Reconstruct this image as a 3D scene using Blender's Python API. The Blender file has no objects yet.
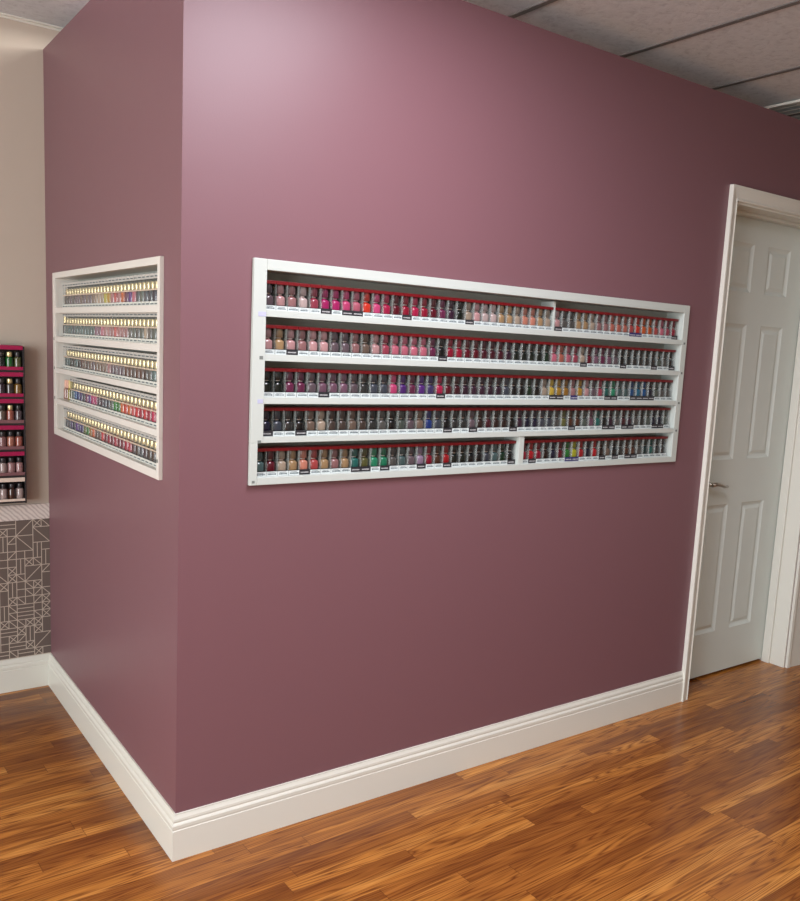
import bpy, bmesh, math, random
from math import sin, cos, pi, radians
from mathutils import Matrix, Vector
random.seed(7)
C = bpy.context.scene.collection
scn = bpy.context.scene

# ------------------------------------------------------------------ camera
F_PX = 861.24
YAW, PIT, ROLL = 0.6336, 0.1462, 0.0513
fw = Vector((sin(YAW)*cos(PIT), cos(YAW)*cos(PIT), -sin(PIT)))
rt = Vector((cos(YAW), -sin(YAW), 0)); up = rt.cross(fw)
rt2 = cos(ROLL)*rt + sin(ROLL)*up; up2 = -sin(ROLL)*rt + cos(ROLL)*up
cam = bpy.data.cameras.new('camera'); co = bpy.data.objects.new('camera', cam); C.objects.link(co)
M = Matrix((rt2, up2, -fw)).transposed().to_4x4(); M.translation = Vector((-0.7918, -2.128, 1.4216))
co.matrix_world = M
cam.sensor_fit = 'VERTICAL'; cam.sensor_height = 24.0; cam.lens = F_PX/901*24.0
cam.shift_x = -21.36/901; cam.shift_y = 23.82/901      # the photograph is slightly cropped
cam.clip_start = 0.05
scn.camera = co

# ------------------------------------------------------------------ world, lights, exposure
w = bpy.data.worlds.new('world'); scn.world = w; w.use_nodes = True
w.node_tree.nodes['Background'].inputs[0].default_value = (0.85, 0.92, 1.0, 1)
w.node_tree.nodes['Background'].inputs[1].default_value = 0.6
vs = scn.view_settings
vs.view_transform = 'Standard'; vs.look = 'None'; vs.exposure = 0.0; vs.gamma = 1.0; vs.use_curve_mapping = False

CZ = 2.51          # ceiling height
H = 2.424          # top of the purple partition
L = 1.4075          # length of its short side

def area(name, loc, direction, sx, sy, power, col):
    l = bpy.data.lights.new(name, 'AREA'); l.shape = 'RECTANGLE'; l.size = sx; l.size_y = sy
    l.energy = power; l.color = col
    o = bpy.data.objects.new(name, l); C.objects.link(o); o.location = loc
    o.rotation_euler = Vector(direction).to_track_quat('-Z', 'Y').to_euler()
    return o
# the ceiling troffers (their housings are built further down) and the daylight of the shop window
TROFFERS = [((0.50, -1.08), 0.6, 1.1, 48, (0.93, 0.90, 1.0)),
            ((-2.3, -2.4), 0.6, 1.1, 18, (1.0, 0.97, 0.92)),
            ((0.9, -3.4), 0.6, 1.1, 14, (1.0, 0.97, 0.92)),
            ((0.30, 0.62), 0.5, 0.5, 55, (1.0, 0.97, 0.92))]
for (p, sx, sy, pw, c) in TROFFERS:
    area('troffer_light', (p[0], p[1], CZ-0.03), (0, 0, -1), sx-.06, sy-.06, pw, c)
area('shop_window_light', (-3.9, -1.5, 1.35), (1, 0.10, -0.02), 3.0, 2.0, 245, (0.96, 0.97, 1.0))

# ------------------------------------------------------------------ materials
def mat(name, col, rough=0.5, metal=0.0, spec=0.5, **k):
    m = bpy.data.materials.new(name); m.use_nodes = True
    b = m.node_tree.nodes['Principled BSDF']
    b.inputs['Base Color'].default_value = (*col, 1); b.inputs['Roughness'].default_value = rough
    b.inputs['Metallic'].default_value = metal; b.inputs['Specular IOR Level'].default_value = spec
    for kk, v in k.items(): b.inputs[kk.replace('_', ' ')].default_value = v
    return m
def srgb(r, g, b):
    f = lambda c: (c/255/12.92) if c/255 <= .04045 else ((c/255+.055)/1.055)**2.4
    return (f(r), f(g), f(b))
def N(m, t, **k):
    n = m.node_tree.nodes.new(t)
    for a, v in k.items(): setattr(n, a, v)
    return n
def lk(m, a, b): m.node_tree.links.new(a, b)
def math_(m, op, a, b=None, c=None):
    n = N(m, 'ShaderNodeMath', operation=op)
    for i, v in enumerate((a, b, c)):
        if v is None: continue
        if isinstance(v, (int, float)): n.inputs[i].default_value = v
        else: lk(m, v, n.inputs[i])
    return n.outputs[0]
def bump(m, h, s, d=0.002):
    b = N(m, 'ShaderNodeBump'); b.inputs['Strength'].default_value = s; b.inputs['Distance'].default_value = d
    lk(m, h, b.inputs['Height']); lk(m, b.outputs[0], m.node_tree.nodes['Principled BSDF'].inputs['Normal'])
def noise(m, vec, scale, detail=3, rough=.5, dist=0):
    n = N(m, 'ShaderNodeTexNoise'); n.inputs['Scale'].default_value = scale; n.inputs['Detail'].default_value = detail
    n.inputs['Roughness'].default_value = rough; n.inputs['Distortion'].default_value = dist
    if vec is not None: lk(m, vec, n.inputs['Vector'])
    return n.outputs['Fac']
def ramp(m, fac, stops):
    r = N(m, 'ShaderNodeValToRGB'); e = r.color_ramp.elements
    while len(e) < len(stops): e.new(0.5)
    for i, (p, c) in enumerate(stops): e[i].position = p; e[i].color = (*c, 1)
    lk(m, fac, r.inputs[0]); return r.outputs[0]
def mixc(m, f, a, b, bt='MIX'):
    n = N(m, 'ShaderNodeMix', data_type='RGBA', blend_type=bt)
    for s, v in ((0, f), (6, a), (7, b)):
        if isinstance(v, (int, float)): n.inputs[s].default_value = v
        elif isinstance(v, tuple): n.inputs[s].default_value = (*v, 1)
        else: lk(m, v, n.inputs[s])
    return n.outputs[2]
def geo_pos(m): return N(m, 'ShaderNodeNewGeometry').outputs['Position']

def paint(name, col, rough, spec, amp=.25):
    m = mat(name, col, rough, 0, spec); p = geo_pos(m)
    n1 = noise(m, p, 220, 2); n2 = noise(m, p, 9, 2)
    bump(m, math_(m, 'ADD', n1, math_(m, 'MULTIPLY', n2, 2.0)), amp, .0006)
    return m
M_PURPLE = paint('mauve_satin_paint', (0.178, 0.086, 0.101), 0.43, 0.45)
M_BEIGE = paint('beige_paint', srgb(186, 176, 162), 0.6, 0.3)
M_WHITE = mat('white_gloss_trim', (0.66, 0.67, 0.605), 0.32)
M_RACK_LIT = mat('lit_white_shelf_lacquer', (0.66, 0.65, 0.60), 0.35)  # white shelf lacquer with the corner rack's brighter light put into its colour
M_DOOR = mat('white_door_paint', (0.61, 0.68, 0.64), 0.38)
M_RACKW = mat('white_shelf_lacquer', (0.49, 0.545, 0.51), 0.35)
M_BACK = mat('shelf_back', srgb(178, 184, 176), 0.6)
M_BLACK = mat('black_plastic', (0.02, 0.018, 0.02), 0.35)
M_STEEL = mat('brushed_nickel', (0.45, 0.42, 0.38), 0.28, 1.0)
M_RED = mat('red_band', srgb(104, 9, 18), 0.35)
M_WLAB = mat('white_label', (0.56, 0.62, 0.61), 0.5)
M_BLAB = mat('black_label', (0.018, 0.018, 0.022), 0.4)
M_NLAB = mat('navy_label', srgb(38, 36, 92), 0.4)
M_INK = mat('label_ink', (0.10, 0.13, 0.14), 0.6)
M_INKW = mat('label_print_grey', (0.42, 0.42, 0.42), 0.6)
M_GOLD = mat('gold_cap', (0.62, 0.52, 0.28), 0.32, 0.8)
M_GLINT = mat('neck_glint_silver', (0.85, 0.85, 0.85), 0.2, 0.6)  # bright silver that paints the highlight at each bottle's shoulder
M_PINK = mat('magenta_strip', srgb(156, 20, 74), 0.35)
M_CREAM = mat('cream_card', srgb(214, 200, 186), 0.5)
M_EMIT = mat('diffuser', (0.9, 0.9, 0.9), 0.5, Emission_Color=(1, .97, .93, 1), Emission_Strength=2.0)
M_CLEAR = mat('clear_plastic_edge', (0.42, 0.46, 0.44), 0.15, 0, 0.6, Alpha=0.20)
M_CLEAR2 = mat('clear_film', (0.50, 0.53, 0.50), 0.15, 0, 0.6, Alpha=0.10)
M_CASE = mat('clear_case_back', (0.075, 0.075, 0.07), 0.25, 0, 0.5)
M_CASEL = mat('duo_card_back', (0.10, 0.09, 0.07), 0.4, 0, 0.5)

def objcol(name, scale, add, rough, spec=.5, coat=0.0):
    m = mat(name, (1, 1, 1), rough, 0, spec); b = m.node_tree.nodes['Principled BSDF']
    oi = N(m, 'ShaderNodeObjectInfo')
    c = mixc(m, 1.0, oi.outputs['Color'], (scale, scale, scale), 'MULTIPLY')
    c2 = mixc(m, 1.0, c, (add, add, add), 'ADD')
    lk(m, c2, b.inputs['Base Color']); b.inputs['Coat Weight'].default_value = coat
    return m
M_POLISH = objcol('polish_lacquer', 0.42, 0.0, 0.16, .5, .4)
M_CAPC = objcol('tinted_cap', 0.15, 0.008, 0.22)

# wood laminate
def wood():
    m = mat('oak_strip_laminate', (.4, .2, .08), 0.27, 0, 0.45)
    b = m.node_tree.nodes['Principled BSDF']
    s = N(m, 'ShaderNodeSeparateXYZ'); rot = N(m, 'ShaderNodeVectorRotate', rotation_type='Z_AXIS'); rot.inputs['Angle'].default_value = -radians(1.6)
    lk(m, geo_pos(m), rot.inputs['Vector']); lk(m, rot.outputs[0], s.inputs[0]); X, Y = s.outputs[0], s.outputs[1]
    W, LEN = 0.0545, 0.78
    v = math_(m, 'DIVIDE', math_(m, 'ADD', Y, 10.013), W)
    row = math_(m, 'FLOOR', v)
    wn = N(m, 'ShaderNodeTexWhiteNoise', noise_dimensions='1D'); lk(m, row, wn.inputs['W'])
    u = math_(m, 'ADD', math_(m, 'DIVIDE', math_(m, 'ADD', X, 20.0), LEN), math_(m, 'MULTIPLY', wn.outputs['Value'], 7.0))
    col = math_(m, 'FLOOR', u)
    cb = N(m, 'ShaderNodeCombineXYZ'); lk(m, row, cb.inputs[0]); lk(m, col, cb.inputs[1])
    w2 = N(m, 'ShaderNodeTexWhiteNoise', noise_dimensions='3D'); lk(m, cb.outputs[0], w2.inputs['Vector'])
    pid = w2.outputs['Value']
    g = N(m, 'ShaderNodeCombineXYZ')
    lk(m, math_(m, 'MULTIPLY', X, 0.6), g.inputs[0]); lk(m, math_(m, 'MULTIPLY', Y, 13.0), g.inputs[1])
    lk(m, math_(m, 'MULTIPLY', pid, 37.0), g.inputs[2])
    low = noise(m, g.outputs[0], 1.5, 2.5, .5, .15)
    rings = math_(m, 'PINGPONG', math_(m, 'MULTIPLY', low, 17.0), 0.5)        # contour lines: cathedral grain
    rr = ramp(m, rings, [(0.0, (1, 1, 1)), (0.24, (.35, .35, .35)), (0.5, (0, 0, 0))])
    g2 = N(m, 'ShaderNodeCombineXYZ')
    lk(m, math_(m, 'MULTIPLY', X, 6.0), g2.inputs[0]); lk(m, math_(m, 'MULTIPLY', Y, 150.0), g2.inputs[1])
    lk(m, math_(m, 'MULTIPLY', pid, 11.0), g2.inputs[2])
    fine = noise(m, g2.outputs[0], 1.0, 3.0, .6)
    g3 = N(m, 'ShaderNodeCombineXYZ')
    lk(m, math_(m, 'MULTIPLY', X, 2.0), g3.inputs[0]); lk(m, math_(m, 'MULTIPLY', Y, 26.0), g3.inputs[1])
    lk(m, math_(m, 'MULTIPLY', pid, 23.0), g3.inputs[2])
    mid = noise(m, g3.outputs[0], 1.0, 2.0, .5)
    tone = math_(m, 'ADD', math_(m, 'MULTIPLY', pid, 0.42), math_(m, 'ADD', math_(m, 'MULTIPLY', mid, 0.7), math_(m, 'MULTIPLY', fine, .25)))
    base = ramp(m, math_(m, 'SUBTRACT', tone, .22), [(0.12, srgb(108, 60, 22)), (0.40, srgb(148, 90, 36)), (0.62, srgb(182, 118, 50)), (0.9, srgb(214, 152, 76))])
    darkf = math_(m, 'MULTIPLY', rr, math_(m, 'MULTIPLY', math_(m, 'ADD', .35, fine), 0.95))
    c = mixc(m, darkf, base, srgb(92, 44, 16))
    fv = math_(m, 'FRACT', v); fu = math_(m, 'FRACT', u)
    seam = math_(m, 'MAXIMUM', math_(m, 'LESS_THAN', math_(m, 'MINIMUM', fv, math_(m, 'SUBTRACT', 1.0, fv)), .012),
                 math_(m, 'LESS_THAN', math_(m, 'MINIMUM', fu, math_(m, 'SUBTRACT', 1.0, fu)), .0016))
    c = mixc(m, math_(m, 'MULTIPLY', seam, .45), c, srgb(70, 36, 16))
    lk(m, c, b.inputs['Base Color'])
    bump(m, fine, .15, .0005)
    return m
M_WOOD = wood()

def ceiling_mat():
    m = mat('fissured_ceiling_tile', (.5, .5, .48), 0.9, 0, 0.1); p = geo_pos(m)
    a = noise(m, p, 38, 4, .65, .6)
    c = ramp(m, a, [(0.28, (.50, .54, .56)), (0.48, (.62, .67, .69)), (0.8, (.68, .73, .75))])
    lk(m, c, m.node_tree.nodes['Principled BSDF'].inputs['Base Color']); bump(m, a, .5, .003); return m
M_CEIL = ceiling_mat()
M_GRID = mat('ceiling_grid_metal', (.16, .16, .155), .5)
def marble():
    m = mat('marble_strip', (.6, .6, .6), .3); p = geo_pos(m)
    wv = N(m, 'ShaderNodeTexWave', wave_type='BANDS', bands_direction='DIAGONAL'); wv.inputs['Scale'].default_value = 34
    wv.inputs['Distortion'].default_value = 3.5; wv.inputs['Detail'].default_value = 3; lk(m, p, wv.inputs['Vector'])
    c = ramp(m, wv.outputs['Fac'], [(0.0, srgb(180, 172, 166)), (.3, srgb(200, 192, 186)), (1.0, srgb(214, 208, 200))])
    lk(m, c, m.node_tree.nodes['Principled BSDF'].inputs['Base Color']); return m
M_MARBLE = marble()
M_TILE = paint('dark_taupe_tile', srgb(100, 90, 84), 0.45, .4, .3)
M_GROUT = mat('pale_tile_line', srgb(188, 178, 164), .5)

# ------------------------------------------------------------------ mesh helpers
def V(bm, *p): return bm.verts.new(p)
def box(bm, x0, y0, z0, x1, y1, z1, mi=0, bev=0.0):
    vs_ = [bm.verts.new(p) for p in ((x0,y0,z0),(x1,y0,z0),(x1,y1,z0),(x0,y1,z0),(x0,y0,z1),(x1,y0,z1),(x1,y1,z1),(x0,y1,z1))]
    fs = [bm.faces.new([vs_[i] for i in f]) for f in ((3,2,1,0),(4,5,6,7),(0,1,5,4),(1,2,6,5),(2,3,7,6),(3,0,4,7))]
    for f in fs: f.material_index = mi
    if bev:
        es = list({e for f in fs for e in f.edges})
        r = bmesh.ops.bevel(bm, geom=es, offset=bev, segments=2, affect='EDGES', profile=.6)
        for f in r['faces']: f.material_index = mi
def prism(bm, prof, fn, t0, t1, mi=0, m0=0.0, m1=0.0):
    """closed profile [(a,b)], fn(t,a,b)->xyz; the ends are mitred: t0 + m0*a, t1 + m1*a"""
    A = [bm.verts.new(fn(t0+m0*a, a, b)) for a, b in prof]; B = [bm.verts.new(fn(t1+m1*a, a, b)) for a, b in prof]
    n = len(prof); fs = [bm.faces.new(A[::-1]), bm.faces.new(B)]
    for i in range(n): fs.append(bm.faces.new((A[i], A[(i+1) % n], B[(i+1) % n], B[i])))
    for f in fs: f.material_index = mi
def lathe(bm, prof, cx, cy, seg=16, sx=1.0, sy=1.0, mi=0, power=2.0):
    rings = []
    for r, z in prof:
        ring = []
        for k in range(seg):
            a = 2*pi*k/seg; c, s = cos(a), sin(a)
            if power != 2.0:
                q = (abs(c)**power + abs(s)**power)**(-1/power); c *= q; s *= q
            ring.append(bm.verts.new((cx+r*c*sx, cy+r*s*sy, z)))
        rings.append(ring)
    fs = []
    for a, b in zip(rings, rings[1:]):
        for k in range(seg): fs.append(bm.faces.new((a[k], a[(k+1) % seg], b[(k+1) % seg], b[k])))
    fs.append(bm.faces.new(rings[0][::-1])); fs.append(bm.faces.new(rings[-1]))
    for f in fs: f.material_index = mi; f.smooth = True
def tube(bm, pts, r, seg=10):
    rings = []
    for i, p in enumerate(pts):
        p = Vector(p); d = (Vector(pts[min(i+1, len(pts)-1)]) - Vector(pts[max(i-1, 0)])).normalized()
        a = d.orthogonal().normalized() if i == 0 else (ref - d*ref.dot(d)).normalized(); ref = a
        b = d.cross(a)
        rings.append([bm.verts.new(p + r[i]*(cos(2*pi*k/seg)*a + sin(2*pi*k/seg)*b)) for k in range(seg)])
    for a, b in zip(rings, rings[1:]):
        for k in range(seg): bm.faces.new((a[k], a[(k+1) % seg], b[(k+1) % seg], b[k])).smooth = True
    bm.faces.new(rings[0][::-1]); bm.faces.new(rings[-1])
def mesh(name, bm, mats):
    bmesh.ops.recalc_face_normals(bm, faces=bm.faces)
    me = bpy.data.meshes.new(name); bm.to_mesh(me); bm.free()
    for m in (mats if isinstance(mats, (list, tuple)) else [mats]): me.materials.append(m)
    return me
def link(name, me, parent=None, loc=None, **props):
    o = bpy.data.objects.new(name, me); C.objects.link(o)
    if parent: o.parent = parent
    if loc is not None: o.location = loc
    for k, v in props.items(): o[k] = v
    return o
def obj(name, bm, mats, parent=None, **props): return link(name, mesh(name, bm, mats), parent, **props)
def thing(name, label, cat, loc=(0, 0, 0), group=None):
    o = link(name, None, None, loc, label=label, category=cat)
    if group: o['group'] = group
    return o
def struct(name, bm, mats, label, parent=None):
    o = obj(name, bm, mats, parent, kind='structure', label=label, category=name.split('_')[0]); return o
B = bmesh.new

# ------------------------------------------------------------------ setting
XL, XR, YB, YF = -4.0, 4.6, -4.6, 3.0
T = 0.17
bm = B(); box(bm, XL, YB, -.1, XR, YF, 0); struct('floor', bm, M_WOOD, 'orange brown wood strip laminate floor')

# rack geometry (metres), measured on the wall faces
FX0, FX1, FZ0, FZ1 = 0.191, 1.995, 1.0295, 1.630         # long rack, outer frame
LY0, LY1, LZ0, LZ1 = 0.120, 1.258, 1.034, 1.6205         # short rack
DX0, DX1, DZ = 2.228, 2.972, 2.045                       # door opening

NX0, NX1, NZ0, NZ1, ND = FX0+.006, FX1-.006, FZ0+.006, FZ1-.006, .075
MY0, MY1, MZ0, MZ1 = LY0+.006, LY1-.006, LZ0+.006, LZ1-.006
bm = B()
box(bm, 0, 0, 0, ND, MY0, H); box(bm, ND, 0, 0, NX0, T, H)
for (a, b, c, d) in ((NX0, NX1, 0, NZ0), (NX0, NX1, NZ1, H), (NX1, DX0, 0, H), (DX0, DX1, DZ, H), (DX1, XR, 0, H)):
    box(bm, a, 0, c, b, T, d)
box(bm, NX0, ND, NZ0, NX1, T, NZ1)
bmesh.ops.remove_doubles(bm, verts=bm.verts, dist=1e-5)
struct('wall_front', bm, M_PURPLE, 'long mauve painted partition wall holding the long polish rack')
bm = B()
box(bm, 0, MY0, 0, ND, L, MZ0); box(bm, 0, MY0, MZ1, ND, L, H); box(bm, 0, MY1, MZ0, ND, L, MZ1); box(bm, ND, T, 0, T, L, H)
struct('wall_left', bm, M_PURPLE, 'short mauve painted return wall holding the smaller polish rack')
bm = B(); box(bm, XL, L, 0, XR, L+.15, CZ)
struct('wall_back', bm, M_BEIGE, 'beige painted wall behind the mauve partition')
# the side of the shop behind the photographer
bm = B(); box(bm, XR, YB, 0, XR+.1, L+.15, CZ); struct('wall_right', bm, M_BEIGE, 'beige side wall of the shop')
bm = B(); box(bm, XL-.1, YB, 0, XL, L+.15, CZ); struct('wall_side', bm, M_BEIGE, 'beige wall on the shop window side')
bm = B(); box(bm, XL, YB-.1, 0, XR, YB, CZ); struct('wall_rear', bm, M_BEIGE, 'beige wall behind the photographer')

# ceiling: lay-in tiles in a metal grid
GX = [1.170+.542*k for k in range(-9, 7)]; GY = [.50-1.084*k for k in range(-1, 5)]
bm = B(); box(bm, XL, YB, CZ, XR, L, CZ+.08)
struct('ceiling', bm, M_CEIL, 'grey fissured lay-in ceiling tiles')
bm = B()
for x in GX: box(bm, x-.011, YB, CZ-.004, x+.011, L-.02, CZ)
for y in GY:
    if YB < y < L: box(bm, XL, y-.011, CZ-.0045, XR, y+.011, CZ-.0005)
struct('trim_1', bm, M_GRID, 'thin dark metal grid between the ceiling tiles')
bm = B(); box(bm, XL, L-.006, CZ-.011, XR, L, CZ); box(bm, XL, L-.022, CZ-.0055, XR, L-.006, CZ-.0008)
struct('trim_2', bm, M_WHITE, 'pale wall angle moulding where beige wall meets ceiling')

# baseboards
PB = [(0, 0), (.013, 0), (.013, .086), (.0115, .088), (.0115, .0905), (.0125, .0925), (.0125, .101), (.0105, .1045), (.0080, .1075),
      (.0080, .1095), (.0088, .112), (.0080, .118), (.0050, .124), (.0035, .1275), (.0035, .131), (0, .1315)]
CX0 = DX0-.0445                                                     # outer edge of the left door casing
bm = B(); prism(bm, PB, lambda t, a, b: (t, -a, b), 0, CX0, 0, -1, 0)
struct('baseboard_front', bm, M_WHITE, 'white moulded baseboard along the long mauve wall')
bm = B(); prism(bm, PB, lambda t, a, b: (-a, t, b), 0, L, 0, -1, -1)
struct('baseboard_left', bm, M_WHITE, 'white moulded baseboard along the short mauve wall')
bm = B(); prism(bm, PB, lambda t, a, b: (t, L-a, b), XL, 0, 0, 0, -1)
struct('baseboard_back', bm, M_WHITE, 'white baseboard under the patterned tile')
bm = B(); prism(bm, PB, lambda t, a, b: (t, -a, b), 3.115, XR)
struct('baseboard_right', bm, M_WHITE, 'white baseboard beyond the door')

# patterned tile wainscot on the beige wall, pale raised lines on taupe
bm = B(); TX0, TZ0, TZ1, u = -2.1, .1316, .684, .0306
box(bm, TX0, L-.006, TZ0, 0, L, TZ1)
def bar(xa, za, xb, zb, wd=.0013, y=L-.0068):
    d = Vector((xb-xa, zb-za)).normalized(); n = Vector((-d.y, d.x))*wd
    q = [bm.verts.new((xa+n.x, y, za+n.y)), bm.verts.new((xb+n.x, y, zb+n.y)), bm.verts.new((xb-n.x, y, zb-n.y)), bm.verts.new((xa-n.x, y, za-n.y))]
    e = [bm.verts.new((v.co.x, L-.006, v.co.z)) for v in q]
    for f in [q[::-1]] + [(q[i], q[(i+1) % 4], e[(i+1) % 4], e[i]) for i in range(4)]:
        bm.faces.new(f).material_index = 1
nx, nz = int(-TX0/u), 18; used = set(); rng = random.Random(12)
for j in range(nz):
    for i in range(nx):
        if (i, j) in used: continue
        xr, zt = -i*u, TZ1 - j*u; w_, h_ = 1, 1; r = rng.random()
        free = lambda a, b: a < nx and b < nz and (a, b) not in used
        if r < .17 and free(i+1, j) and free(i, j+1) and free(i+1, j+1): w_, h_ = 2, 2
        elif r < .28 and free(i+1, j): w_ = 2
        elif r < .33 and free(i, j+1): h_ = 2
        for a in range(w_):
            for b in range(h_): used.add((i+a, j+b))
        x0, x1, z1, z0 = xr-w_*u, xr, zt, zt-h_*u
        bar(x0, z0, x1, z0); bar(x0, z0, x0, z1)
        k = rng.random()
        if (w_, h_) == (2, 2):
            if k < .45: bar(x0, z0, x1, z1)
            elif k < .8: bar(x0, z1, x1, z0)
        elif w_ == 2:
            bar(x0, (z0+z1)/2, x1, (z0+z1)/2)
        elif h_ == 2:
            if k < .5: bar((x0+x1)/2, z0, (x0+x1)/2, z1)
        else:
            if k < .38: bar(x0, z0, x1, z1); bar(x0, z1, x1, z0)
            elif k < .55: bar(x0, z0, x1, z1)
            elif k < .72: bar(x0, z1, x1, z0)
struct('trim_3', bm, [M_TILE, M_GROUT], 'dark taupe tile wainscot with pale geometric lines')
bm = B(); box(bm, TX0, L-.010, .684, 0, L, .745, 0, .0015)
struct('trim_4', bm, M_MARBLE, 'grey veined marble strip capping the patterned tile')

# ------------------------------------------------------------------ door, jamb and casing
bm = B(); JD = .165
def casing(bm):
    # the profile runs from the opening outwards: (distance, relief)
    P = [(0.004, 0), (0.004, .012), (.010, .015), (.016, .012), (.040, .016), (.052, .019), (.061, .019), (.0612, 0)]
    z1 = DZ
    def run(f, t0, t1, m0, m1):
        prism(bm, P, f, t0, t1, 0, m0, m1)
    prism(bm, [(a*.73, b) for a, b in P], lambda t, a, b: (DX0-a, -b, t), 0, z1, 0, 0, 1.37)
    prism(bm, [(a*2.3, b) for a, b in P], lambda t, a, b: (DX1+a, -b, t), 0, z1, 0, 0, .435)
    run(lambda t, a, b: (t, -b, z1+a), DX0, DX1, -.73, 2.3)
casing(bm)
struct('trim_5', bm, M_WHITE, 'white moulded casing around the door')
bm = B(); j = .018
box(bm, DX0, 0, 0, DX0+.0005, T, DZ); box(bm, DX1-.0005, 0, 0, DX1, T, DZ); box(bm, DX0, 0, DZ-.0005, DX1, T, DZ)
box(bm, DX0-.004, -.001, 0, DX0+.004, T, DZ); box(bm, DX1-.004, -.001, 0, DX1+.004, T, DZ); box(bm, DX0, -.001, DZ-.004, DX1, T, DZ+.004)
for (a, b) in ((DX0+.004, DX0+.016), (DX1-.016, DX1-.004)): box(bm, a, .070, 0, b, .110, DZ-.016, 0, .002)
box(bm, DX0+.004, .070, DZ-.016, DX1-.004, .110, DZ-.004, 0, .002)
struct('trim_6', bm, M_WHITE, 'white door jamb with stop beads')

def door():
    x0, x1, z0, z1, y = DX0+.006, DX1-.006, .012, DZ-.008, .113
    xs = [(2.352, 2.597), (2.692, 2.880)]; zs = [(.213, .802), (1.003, 1.590), (1.725, 1.928)]
    xs = [(2.393, 2.557), (2.662, 2.832)]
    bm = B()
    X = [x0, xs[0][0], xs[0][1], xs[1][0], xs[1][1], x1]; Z = [z0] + [v for p in zs for v in p] + [z1]
    for i in range(5):
        for k in range(7):
            a, b, c, d = X[i], X[i+1], Z[k], Z[k+1]
            if i in (1, 3) and k in (1, 3, 5):
                rings = [(0, 0), (.006, .004), (.014, .0075), (.020, .008), (.034, .0022), (.040, .0020)]
                prev = None
                for ins, dep in rings:
                    r = [bm.verts.new(p) for p in ((a+ins, y+dep, c+ins), (b-ins, y+dep, c+ins), (b-ins, y+dep, d-ins), (a+ins, y+dep, d-ins))]
                    if prev:
                        for q in range(4): bm.faces.new((prev[q], prev[(q+1) % 4], r[(q+1) % 4], r[q]))
                    prev = r
                bm.faces.new(prev)
            else:
                bm.faces.new([bm.verts.new(p) for p in ((a, y, c), (b, y, c), (b, y, d), (a, y, d))])
    bmesh.ops.remove_doubles(bm, verts=bm.verts, dist=1e-5)
    bmesh.ops.recalc_face_normals(bm, faces=bm.faces)
    q = [bm.verts.new((a, b, c)) for b in (y, y+.035) for (a, c) in ((x0, z0), (x1, z0), (x1, z1), (x0, z1))]
    for i in range(4): bm.faces.new((q[i], q[(i+1) % 4], q[4+(i+1) % 4], q[4+i]))
    bm.faces.new(q[4:])
    d = struct('door_1', bm, M_DOOR, 'white six panel door set back in its frame with a lever handle')
    bm = B()
    hx, hz = 2.372, .902
    tube(bm, [(hx, y, hz), (hx, y-.005, hz), (hx, y-.0055, hz)], [.026, .026, .018], 24)
    tube(bm, [(hx, y-.004, hz), (hx, y-.04, hz)], [.009, .009])
    tube(bm, [(hx-.008, y-.044, hz+.001), (hx+.02, y-.046, hz+.003), (hx+.05, y-.045, hz-.001), (hx+.08, y-.043, hz-.010), (hx+.108, y-.041, hz-.012)],
         [.010, .0095, .0085, .0075, .006])
    obj('door_handle', bm, M_STEEL, d, label='curved nickel lever handle with round rose')
    bm = B()
    for z in (.25, 1.02, 1.80): tube(bm, [(DX1-.006, y-.006, z), (DX1-.006, y-.006, z+.085)], [.005, .005])
    obj('hinge', bm, M_STEEL, d)
    return d
door()
bm = B(); box(bm, DX0-.03, T, 0, DX1+.03, T+.02, DZ); struct('wall_passage', bm, M_BLACK, 'dark space behind the closed door')

# ------------------------------------------------------------------ ceiling lights
for i, ((p, sx, sy, pw, c), where) in enumerate(zip(TROFFERS, ('in front of the long mauve wall', 'over the open floor to the left', 'behind the photographer', 'over the mauve partition'))):
    t = thing('ceiling_light', 'recessed ceiling light panel with white frame ' + where, 'ceiling light', (p[0], p[1], CZ-.0045), 'recessed ceiling lights')
    bm = B(); a, b = sx/2, sy/2
    for (x0, y0, x1, y1) in ((-a, -b, a, -b+.03), (-a, b-.03, a, b), (-a, -b+.03, -a+.03, b-.03), (a-.03, -b+.03, a, b-.03)):
        box(bm, x0, y0, -.012, x1, y1, 0)
    obj('frame', bm, M_WHITE, t)
    bm = B(); box(bm, -a+.03, -b+.03, -.006, a-.03, b-.03, 0); obj('diffuser', bm, M_EMIT, t)

# louvred air grille in the ceiling at the right
t = thing('ceiling_vent', 'grey louvred grille in the ceiling above the door', 'ceiling vent', (2.86, -.05, CZ-.0045))
bm = B()
for (x0, y0, x1, y1) in ((-.26, -.5, .26, -.47), (-.26, .47, .26, .5), (-.26, -.47, -.235, .47), (.235, -.47, .26, .47)): box(bm, x0, y0, -.010, x1, y1, 0)
obj('frame', bm, M_WHITE, t)
for k in range(9):
    x = -.20+.05*k; bm = B(); prism(bm, [(x-.018, -.008), (x-.016, -.0095), (x+.018, -.001), (x+.016, 0)], lambda q, a, b: (a, q, b), -.47, .47)
    obj('louvre', bm, M_WHITE, t)
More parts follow.
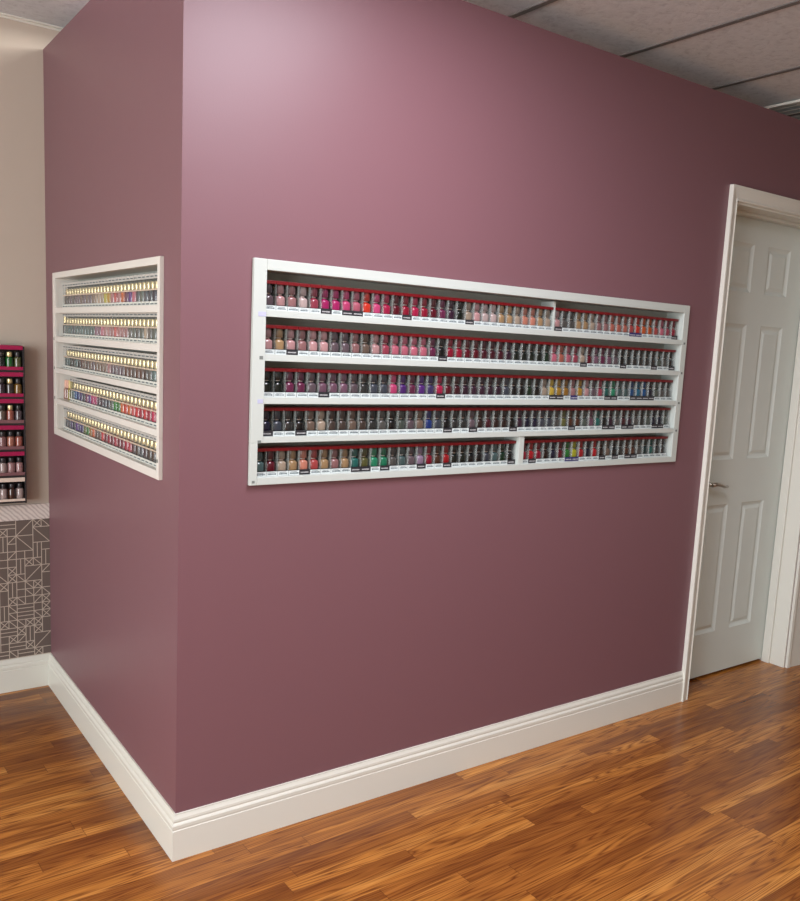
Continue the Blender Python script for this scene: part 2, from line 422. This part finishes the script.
# ------------------------------------------------------------------ polish racks
# local frame of a rack: u along the wall, n out of the wall (n<0 is inside the niche), z up; fn maps to the world
LONG = lambda u_, n, z: (u_, -n, z)                 # u = x
SHORT = lambda u_, n, z: (-n, u_, z)                # u = y
def rbox(bm, fn, u0, n0, z0, u1, n1, z1, mi=0, bev=0.0):
    a, b = fn(u0, n0, z0), fn(u1, n1, z1)
    lo = [min(p, q) for p, q in zip(a, b)]; hi = [max(p, q) for p, q in zip(a, b)]
    box(bm, *lo, *hi, mi, bev)
PR, BK = .012, -.070                                 # how far the face stands out, where the back sits
def rack(name, label, M_RACKW, fn, U0, U1, Z0, Z1, iu0, iu1, iu0b, iz1, shelves, dividers, tags):
    """shelves: (top, bottom) of each board, top one first; the last is the bottom board"""
    org = fn((U0+U1)/2, 0, Z0)
    t = thing(name, label, 'shelf', org)
    def part(nm, bm, m, **k):
        me = mesh(nm, bm, m); me.transform(Matrix.Translation(-Vector(org))); return link(nm, me, t, None, **k)
    bm = B()
    zb = shelves[-1][0]; z4 = shelves[-2][1]
    E_ = .006                                        # the part inside the niche is a little smaller than the face
    def side(u0, u1, z0, z1):
        rbox(bm, fn, u0, 0, z0, u1, PR, z1, 0, .0015)
        lo, hi = (max(u0, U0+E_+.0005), min(u1, U1-E_-.0005))
        rbox(bm, fn, lo, BK, max(z0, Z0+E_+.0005), hi, 0, min(z1, Z1-E_-.0005))
    side(U0, iu0, z4, Z1)
    side(U0, iu0b, Z0, z4)
    side(iu1, U1, Z0, Z1)
    side(iu0, iu1, iz1, Z1)
    side(iu0b, iu1, Z0, zb)
    part('frame', bm, M_RACKW)
    bm = B(); rbox(bm, fn, min(iu0, iu0b), BK-.004, Z0+E_+.0005, iu1, BK, iz1)
    part('back_panel', bm, M_BACK, label='grey back panel')
    for (zt, zl) in shelves[:-1]:
        bm = B(); rbox(bm, fn, iu0, BK, zl, iu1, PR-.0005, zt, 0, .0008); part('shelf', bm, M_RACKW)
    for (u0, u1, z0, z1, pn) in dividers:
        bm = B(); rbox(bm, fn, u0, BK, z0, u1, pn, z1, 0, .0008); part('divider', bm, M_RACKW)
    for (uu, z, wd, hh, mi) in tags:
        bm = B(); rbox(bm, fn, uu-wd/2, PR, z-hh/2, uu+wd/2, PR+.0008, z+hh/2)
        part('shelf_tag', bm, mi)
    return t
FSH = [(1.4995, 1.4815), (1.383, 1.365), (1.268, 1.250), (1.161, 1.1445), (1.050, FZ0)]
M_TAGB = mat('lilac_tag', srgb(176, 180, 205), .5); M_TAGG = mat('grey_peg', srgb(110, 118, 114), .5)
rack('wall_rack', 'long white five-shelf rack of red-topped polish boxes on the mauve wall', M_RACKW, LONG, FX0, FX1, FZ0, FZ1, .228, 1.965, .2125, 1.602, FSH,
     [(1.2940, 1.3020, 1.4995, 1.597, -.007), (1.165, 1.187, 1.050, 1.1445, .008)],
     [(.2165, 1.487, .022, .012, M_TAGB), (.2165, 1.373, .010, .009, M_TAGG), (.2165, 1.257, .016, .011, M_TAGB), (.2165, 1.148, .010, .008, M_TAGG), (.2015, 1.039, .008, .007, M_TAGG),
      (1.980, 1.487, .010, .008, M_TAGG), (1.980, 1.374, .010, .008, M_TAGG), (1.980, 1.259, .010, .008, M_TAGG), (1.980, 1.152, .010, .008, M_TAGG)])
LSH = [(1.496, 1.477), (1.394, 1.374), (1.280, 1.263), (1.168, 1.150), (1.058, LZ0)]
rack('wall_rack', 'smaller white five-shelf rack of gold-capped polishes around the corner', M_RACK_LIT, SHORT, LY0, LY1, LZ0, LZ1, .139, 1.224, .139, 1.600, LSH, [],
     [(1.241, z, .009, .010, M_TAGG) for z in (1.385, 1.279, 1.170)] + [(.1295, 1.085, .010, .009, M_TAGG)])

# ---- packs.  local: x along the shelf, y into the shelf (front at y=0), base at z=0
PW = .0338
def bottle_mesh(pf):
    bm = B(); lathe(bm, [(.0100, .0006), (.0130, .0016), (.0136, .004), (.0136, .021), (.0128, .0245), (.0080, .0285), (.0052, .030), (.0050, .032)], 0, 0, 16, 1, .95, 0, 4.0)
    return mesh('bottle', bm, M_POLISH)
def lab_mesh(w_, z0, z1, base, ink, seed, big=False):
    bm = B(); r = random.Random(seed); box(bm, -w_/2, -.0012, z0, w_/2, 0, z1)
    x = -w_/2+.004; zc = (z0+z1)/2
    while x < w_/2-.005:
        d = r.uniform(.0012, .0034)
        h = r.uniform(.0012, .0022)
        box(bm, x, -.0016, zc-h-.0008, x+d, -.0012, zc+h-.0008, 1); x += d+r.uniform(.0006, .0012)
    if not big: box(bm, -w_/2+.006, -.0016, z1-.0035, w_/2-.008, -.0012, z1-.0025, 1)
    return mesh('label', bm, [base, ink])
# red-topped display box
bm = B()
CH = .078
box(bm, -PW/2, .0, .0, -PW/2+.0011, .040, CH-.009); box(bm, PW/2-.0011, .0, .0, PW/2, .040, CH-.009)
box(bm, -PW/2+.0011, .0, .0, PW/2-.0011, .040, .0008); box(bm, -PW/2+.0011, .0392, .0008, PW/2-.0011, .040, CH-.009, 1)
ME_CASE = mesh('case', bm, [M_CLEAR, M_CASE])
bm = B(); box(bm, -PW/2, -.0004, CH-.009, PW/2, .040, CH, 0, .0006); ME_BAND = mesh('red_lid', bm, M_RED)
ME_BOT = bottle_mesh(0)
bm = B(); lathe(bm, [(.0118, .0), (.0124, .001), (.0122, .014), (.0118, .030), (.0110, .0315)], 0, 0, 14); ME_CAP = mesh('cap', bm, M_CAPC)
bm = B(); lathe(bm, [(.0076, .0), (.0078, .0016), (.0072, .0026)], 0, 0, 12); ME_NECK = mesh('neck_glint', bm, M_GLINT)  # small ring modelled in place of the shoulder highlight
LW = [lab_mesh(PW-.001, .0, .0125, M_WLAB, M_INK, s) for s in range(4)]
LB = [lab_mesh(PW+.0002, -.0, .0150, M_BLAB, M_INKW, s, True) for s in (10, 11)]
LN = [lab_mesh(PW+.0002, -.0, .0140, M_NLAB, M_INKW, s, True) for s in (20,)]
# gold-capped duo box
GH = .086
bm = B()
box(bm, -PW/2, .0, .0, -PW/2+.0008, .038, GH); box(bm, PW/2-.0008, .0, .0, PW/2, .038, GH)
box(bm, -PW/2+.0008, .0, .0, PW/2-.0008, .038, .0008); box(bm, -PW/2+.0008, .0372, .0008, PW/2-.0008, .038, GH, 1)
ME_GCASE = mesh('case', bm, [M_CLEAR2, M_CASEL])
bm = B(); lathe(bm, [(.0138, .0006), (.0150, .0015), (.0152, .003), (.0152, .0290), (.0140, .0310), (.0100, .0330), (.0085, .0340)], 0, 0, 16, 1, .95, 0, 4.5); ME_GBOT = mesh('bottle', bm, M_POLISH)
bm = B(); lathe(bm, [(.0100, .0), (.0104, .001), (.0102, .0195), (.0096, .0210)], 0, 0, 16); ME_GCAP = mesh('cap', bm, M_GOLD)
bm = B(); box(bm, -PW/2+.0008, .0, .0415, PW/2-.0008, .002, .0455); ME_TRAY = mesh('collar', bm, mat('pale_collar', srgb(196, 180, 160), .4))
M_GLAB = mat('silver_grey_label', srgb(182, 182, 176), .4)
GLT = [lab_mesh(PW-.0017, .0722, .0858, M_GLAB, M_INK, s, True) for s in (31, 32, 33)]
GLB = [lab_mesh(PW-.0017, .0, .0122, mat('pale_foot_label', srgb(205, 208, 200), .4), M_INK, s, True) for s in (41, 42, 43)]

PAL = {  # code: (name, sRGB)
 'gy': ('grey', (98, 98, 95)), 'dg': ('dark grey', (58, 60, 60)), 'bk': ('black', (20, 22, 26)), 'bg': ('black green', (20, 34, 30)),
 'nv': ('navy', (26, 30, 58)), 'bl': ('blue', (38, 66, 140)), 'cb': ('cobalt blue', (30, 92, 150)), 'sb': ('sky blue', (46, 124, 158)), 'sl': ('slate', (72, 80, 92)),
 'pp': ('pale pink', (224, 172, 172)), 'pk': ('pink', (222, 120, 142)), 'dp': ('dusty pink', (186, 134, 134)), 'wp': ('whitish pink', (228, 205, 200)),
 'mg': ('magenta', (205, 44, 122)), 'hp': ('hot pink', (232, 84, 140)), 'rp': ('raspberry', (208, 36, 90)), 'or': ('red orange', (236, 66, 48)),
 'rd': ('red', (198, 30, 42)), 'cr': ('crimson', (168, 24, 58)), 'dc': ('dark crimson', (112, 18, 42)), 'wn': ('wine', (80, 22, 40)),
 'pl': ('plum', (120, 46, 84)), 'dl': ('dark plum', (62, 34, 56)), 'pu': ('purple', (96, 48, 138)), 'in': ('indigo', (70, 60, 112)),
 'mv': ('mauve', (140, 100, 122)), 'gm': ('greyish mauve', (116, 100, 108)), 'll': ('lilac', (178, 152, 182)),
 'be': ('beige', (196, 178, 156)), 'tn': ('tan', (204, 168, 122)), 'pe': ('peach', (232, 152, 128)), 'sa': ('salmon', (214, 122, 104)),
 'og': ('orange', (226, 100, 42)), 'co': ('coral', (214, 92, 92)), 'ro': ('rose', (186, 78, 100)),
 'tp': ('taupe', (134, 114, 100)), 'dt': ('dark taupe', (84, 72, 66)), 'br': ('brown', (92, 56, 42)), 'db': ('dark brown', (52, 34, 32)),
 'ye': ('yellow', (226, 196, 76)), 'gd': ('golden', (206, 160, 60)), 'oc': ('ochre', (170, 124, 50)), 'ol': ('olive', (112, 114, 66)),
 'lm': ('lime', (206, 208, 50)), 'gr': ('green', (40, 136, 54)), 'em': ('emerald', (44, 158, 116)), 'dk': ('dark green', (22, 58, 40)),
 'te': ('teal', (44, 120, 112)), 'gt': ('greyish teal', (84, 112, 112)), 'dkt': ('dark teal', (30, 66, 68)), 'gg': ('greyish green', (92, 104, 96))}
# '*' black tag, '+' navy tag
ROWS = [
 ['gm pp dp* wp ro mg* mg hp* pk* or hp rp dc or* rp cr dc pl dl bg be* pp wp wp tn tn be pe pe tn be'.replace('dp*', 'dp').replace('or*', 'cr*'),
  'pp* gy gy tn tn be dp dp sa sa sa co+ or+ og og co pk ro cr*'],
 ['pp tn pp* dp pp pp gm gm dp tp pp ro pk pk pk pk pl bk* cr cr dc dc wn wn wn dl bg bg bg bg dk pk sa pk ro be* dc mv pl mv gm bk* dg dg dg dg dg* gg gy bk*'],
 ['bg bg pl pl gm mv* mv mv gm dg sl sl hp pu pl pu in rp* dc wn dl dl dl dl dl sl bk bk dk bk be ye* gd* oc dp+ gd pp gm ro te* em* gt gt cb* sb* cb* nv* gg gy gy'],
 ['nv* sl dg bk* tp be dt dt tp dt dg gy bk gg gm tp bl sl bk* dg dg gm* db wn db db bk* dl nv nv sl sl gy ol br* br gg mv te bk* dl* gy wn* dl* gy dg gg nv* nv* gg'],
 ['gt dc be tn pe* co tn dp tn te* ol* em em* gy gt gm ll* cr br rd* bg bg bk bk sl gt dk bk*',
  'cr rd* cr db nv dc gr+ lm+ rd nv rd db* tp bk* dg br* br* gy dkt te dg dg']]
SEC = [[(.230, 1.2925), (1.3035, 1.956)], [(.230, 1.956)], [(.230, 1.956)], [(.230, 1.956)], [(.214, 1.163), (1.189, 1.956)]]
TIER = ['top', 'second', 'middle', 'fourth', 'bottom']
def ordn(n): return '%d%s' % (n, 'th' if 10 <= n % 100 <= 20 else {1: 'st', 2: 'nd', 3: 'rd'}.get(n % 10, 'th'))
def tint(c, k): return [min(1, v*k) for v in srgb(*c)] + [1]
def child(name, me, parent, color=None, z=0.0, y=0.0, **p):
    o = bpy.data.objects.new(name, me); C.objects.link(o); o.parent = parent; o.location = (0, y, z)
    if color: o.color = color
    for k, v in p.items(): o[k] = v
    return o
rg = random.Random(3)
for r in range(5):
    n = 0; zs = FSH[r][0]
    for txt, (u0, u1) in zip(ROWS[r], SEC[r]):
        cs = txt.split(); pitch = (u1-u0)/len(cs)
        for i, c in enumerate(cs):
            n += 1; tag = c[-1] if c[-1] in '*+' else ''; nm, rgb = PAL[c.rstrip('*+')]
            k = rg.uniform(.85, 1.15)
            lab = '%s polish box%s, %s from left on long rack\'s %s shelf' % (
                nm, {'': '', '*': ' with black tag', '+': ' with navy tag'}[tag], ordn(n), TIER[r])
            t = thing('nail_polish_box', lab, 'nail polish', LONG(u0+pitch*(i+.5), -.006, zs), 'red-topped polish boxes on the long rack')
            t.scale = (min(1.0, pitch/.0342), 1, 1)
            child('case', ME_CASE, t); child('red_lid', ME_BAND, t)
            b = child('bottle', ME_BOT, t, tint(rgb, k), .0115, .0155)
            child('cap', ME_CAP, b, tint(rgb, k), .0335); child('neck_glint', ME_NECK, b, None, .0312)
            child('label', rg.choice(LB) if tag == '*' else LN[0] if tag == '+' else rg.choice(LW), t,
                  **({'label': 'black tag with grey print'} if tag == '*' else {'label': 'navy tag'} if tag == '+' else {}))

# the short rack, read from its far (left) end to the corner
SROWS = ['dt dt gm dt gm gm tp gm tp gm tp be be be ye gd dp co dp og pl pu pk sl gg sl sl nv in sl',
         'gt gt gt sl gt gt gt gt gt gt gt mv mv pk dp dp dp co dp dp dp gy gg gy gg be gy gg dg gy',
         'dkt gt bg bg gt bk br tp dt tp gm tp tp tp tp dp gm gm gm gm br br dt br br db gy gt te gt',
         'gt cb bl in sl pl pu mg mg dl dl sl sl gg gr gr og or og co rd cr rd cr rp cr rp',
         'nv nv in nv pu in in ol gr oc og br br rd dc cr dc cr dc dc cr cr wn db sl dl db db bk bk']
for r, txt in enumerate(SROWS):
    cs = txt.split(); y1 = 1.184 if r != 3 else 1.094; y0 = .1410; pitch = (y1-y0)/len(cs)
    for i, c in enumerate(cs):
        nm, rgb = PAL[c]; k = rg.uniform(.85, 1.15)
        t = thing('nail_polish_duo', '%s polish with gold cap, %s from left on the corner rack\'s %s shelf' % (nm, ordn(i+1), TIER[r]),
                  'nail polish', SHORT(y1-pitch*(i+.5), -.006, LSH[r][0]), 'gold-capped polishes on the smaller rack')
        t.rotation_euler = (0, 0, -pi/2)
        child('case', ME_GCASE, t)
        b = child('bottle', ME_GBOT, t, tint(rgb, k*1.55), .0118, .0170)
        child('cap', ME_GCAP, b, None, .0341)
        child('collar', ME_TRAY, t)
        child('label', rg.choice(GLT), t); child('label', rg.choice(GLB), t)
# a few bottles without boxes at the far end
def loose(name_label, y, z, rgb, h, cap):
    t = thing('nail_polish_bottle', name_label, 'nail polish', SHORT(y, -.020, z), 'unboxed bottles at the far end of the smaller rack')
    bm = B(); lathe(bm, [(.007, 0), (.0088, .001), (.0090, .003), (.0090, h*.48), (.0078, h*.55), (.0045, h*.60)], 0, 0, 16)
    child('bottle', mesh('bottle', bm, M_POLISH), t, tint(rgb, 1))
    bm = B(); lathe(bm, [(.0062, h*.60), (.0064, h*.62), (.0056, h*.98), (.005, h)], 0, 0, 14); child('cap', mesh('cap', bm, cap), t)
CAPP = mat('pale_yellow_cap', srgb(206, 186, 120), .4); CAPR = mat('pale_pink_cap', srgb(206, 160, 140), .4); CAPO = mat('olive_cap', srgb(130, 118, 50), .4)
loose('pale pink unboxed bottle, farthest one on the smaller rack\'s fourth shelf', 1.205, 1.168, (216, 168, 150), .07, CAPR)
loose('dusty mauve unboxed bottle, beside the pale pink one on the fourth shelf', 1.176, 1.168, (190, 150, 140), .07, CAPR)
loose('pale yellow unboxed bottle, between mauve and olive ones on the fourth shelf', 1.147, 1.168, (206, 190, 110), .072, CAPP)
loose('olive green unboxed bottle, nearest the blue boxed polishes on the fourth shelf', 1.119, 1.168, (112, 112, 44), .074, CAPO)
loose('dark unboxed bottle with gold cap, far end of smaller rack\'s second shelf', 1.206, 1.394, (30, 44, 46), .082, M_GOLD)

# ------------------------------------------------------------------ black display with pink strips on the beige wall
RX0, RX1, RZ0, RZ1 = -.345, -.092, .7610, 1.353
RY = L-.062
t = thing('nail_polish_display', 'tall black six-tier display with magenta strips hung on the beige wall', 'display rack', ((RX0+RX1)/2, L-.03, RZ0))
def dpart(nm, bm, m, **k):
    me = mesh(nm, bm, m); me.transform(Matrix.Translation(-Vector(t.location))); return link(nm, me, t, None, **k)
TZ = [RZ0+.010+.0985*k for k in range(6)]
bm = B()
box(bm, RX0, RY, RZ0, RX0+.006, L-.001, RZ1-.004, 0, .001); box(bm, RX1-.006, RY, RZ0, RX1, L-.001, RZ1-.004, 0, .001)
box(bm, RX0+.006, L-.005, RZ0, RX1-.006, L-.001, RZ1-.008)
prism(bm, [(RX0+.004, RZ1-.004), (RX0+.012, RZ1), (RX1-.012, RZ1), (RX1-.004, RZ1-.004), (RX1-.006, RZ1-.008), (RX0+.006, RZ1-.008)], lambda q, a, b: (a, q, b), RY, L-.001)
dpart('frame', bm, M_BLACK)
for k, z in enumerate(TZ):
    bm = B(); box(bm, RX0+.006, RY+.002, z-.009, RX1-.006, L-.005, z, 0, .0006)
    dpart('shelf', bm, M_BLACK)
    m = M_CREAM if k == 0 else M_PINK
    bm = B(); box(bm, RX0+.006, RY-.001, z+.0735, RX1-.006, RY+.0005, z+.0890, 0, .0004); 
    dpart('header_strip', bm, m, label='cream strip' if k == 0 else 'magenta strip')
    bm = B(); box(bm, RX0+.006, RY-.001, z-.001, RX1-.006, RY+.0005, z+(.011 if k else .008)); dpart('shelf_lip', bm, m if k in (0, 4, 5) else mat('dull_mauve_lip', srgb(120, 84, 88), .4))
DCOL = [['wp', 'br', 'wp'], ['wp', 'pp', 'pp'], ['dp', 'pe', 'sa'], ['tp', 'sa', 'gm'], ['dl', 'dt', 'oc'], ['bg', 'gr', 'ol']]
JN = ['bottom', 'fifth', 'fourth', 'third', 'second', 'top']
for k, z in enumerate(TZ):
    for i in range(8):
        x = RX1-.0205-.0285*i; nm, rgb = PAL[DCOL[k][(2-i) % 3]]
        j = thing('nail_powder_jar', '%s jar with dark cap, %s from right on black display\'s %s tier' % (nm, ordn(i+1), JN[k]), 'nail polish', (x, RY+.018, z), 'jars in the black display')
        bm = B(); lathe(bm, [(.0115, 0), (.0132, .0015), (.0135, .004), (.0135, .042), (.0125, .045), (.0085, .047)], 0, 0, 18)
        child('jar', mesh('jar', bm, M_POLISH), j, tint(rgb, .9))
        bm = B(); lathe(bm, [(.0095, .047), (.0100, .048), (.0100, .063), (.0092, .065)], 0, 0, 16)
        capm = M_GOLD if (k, i) in ((5, 1), (4, 1), (3, 1)) else M_BLACK
        child('cap', mesh('cap', bm, capm), j, None, **({'label': 'gold cap'} if capm is M_GOLD else {}))
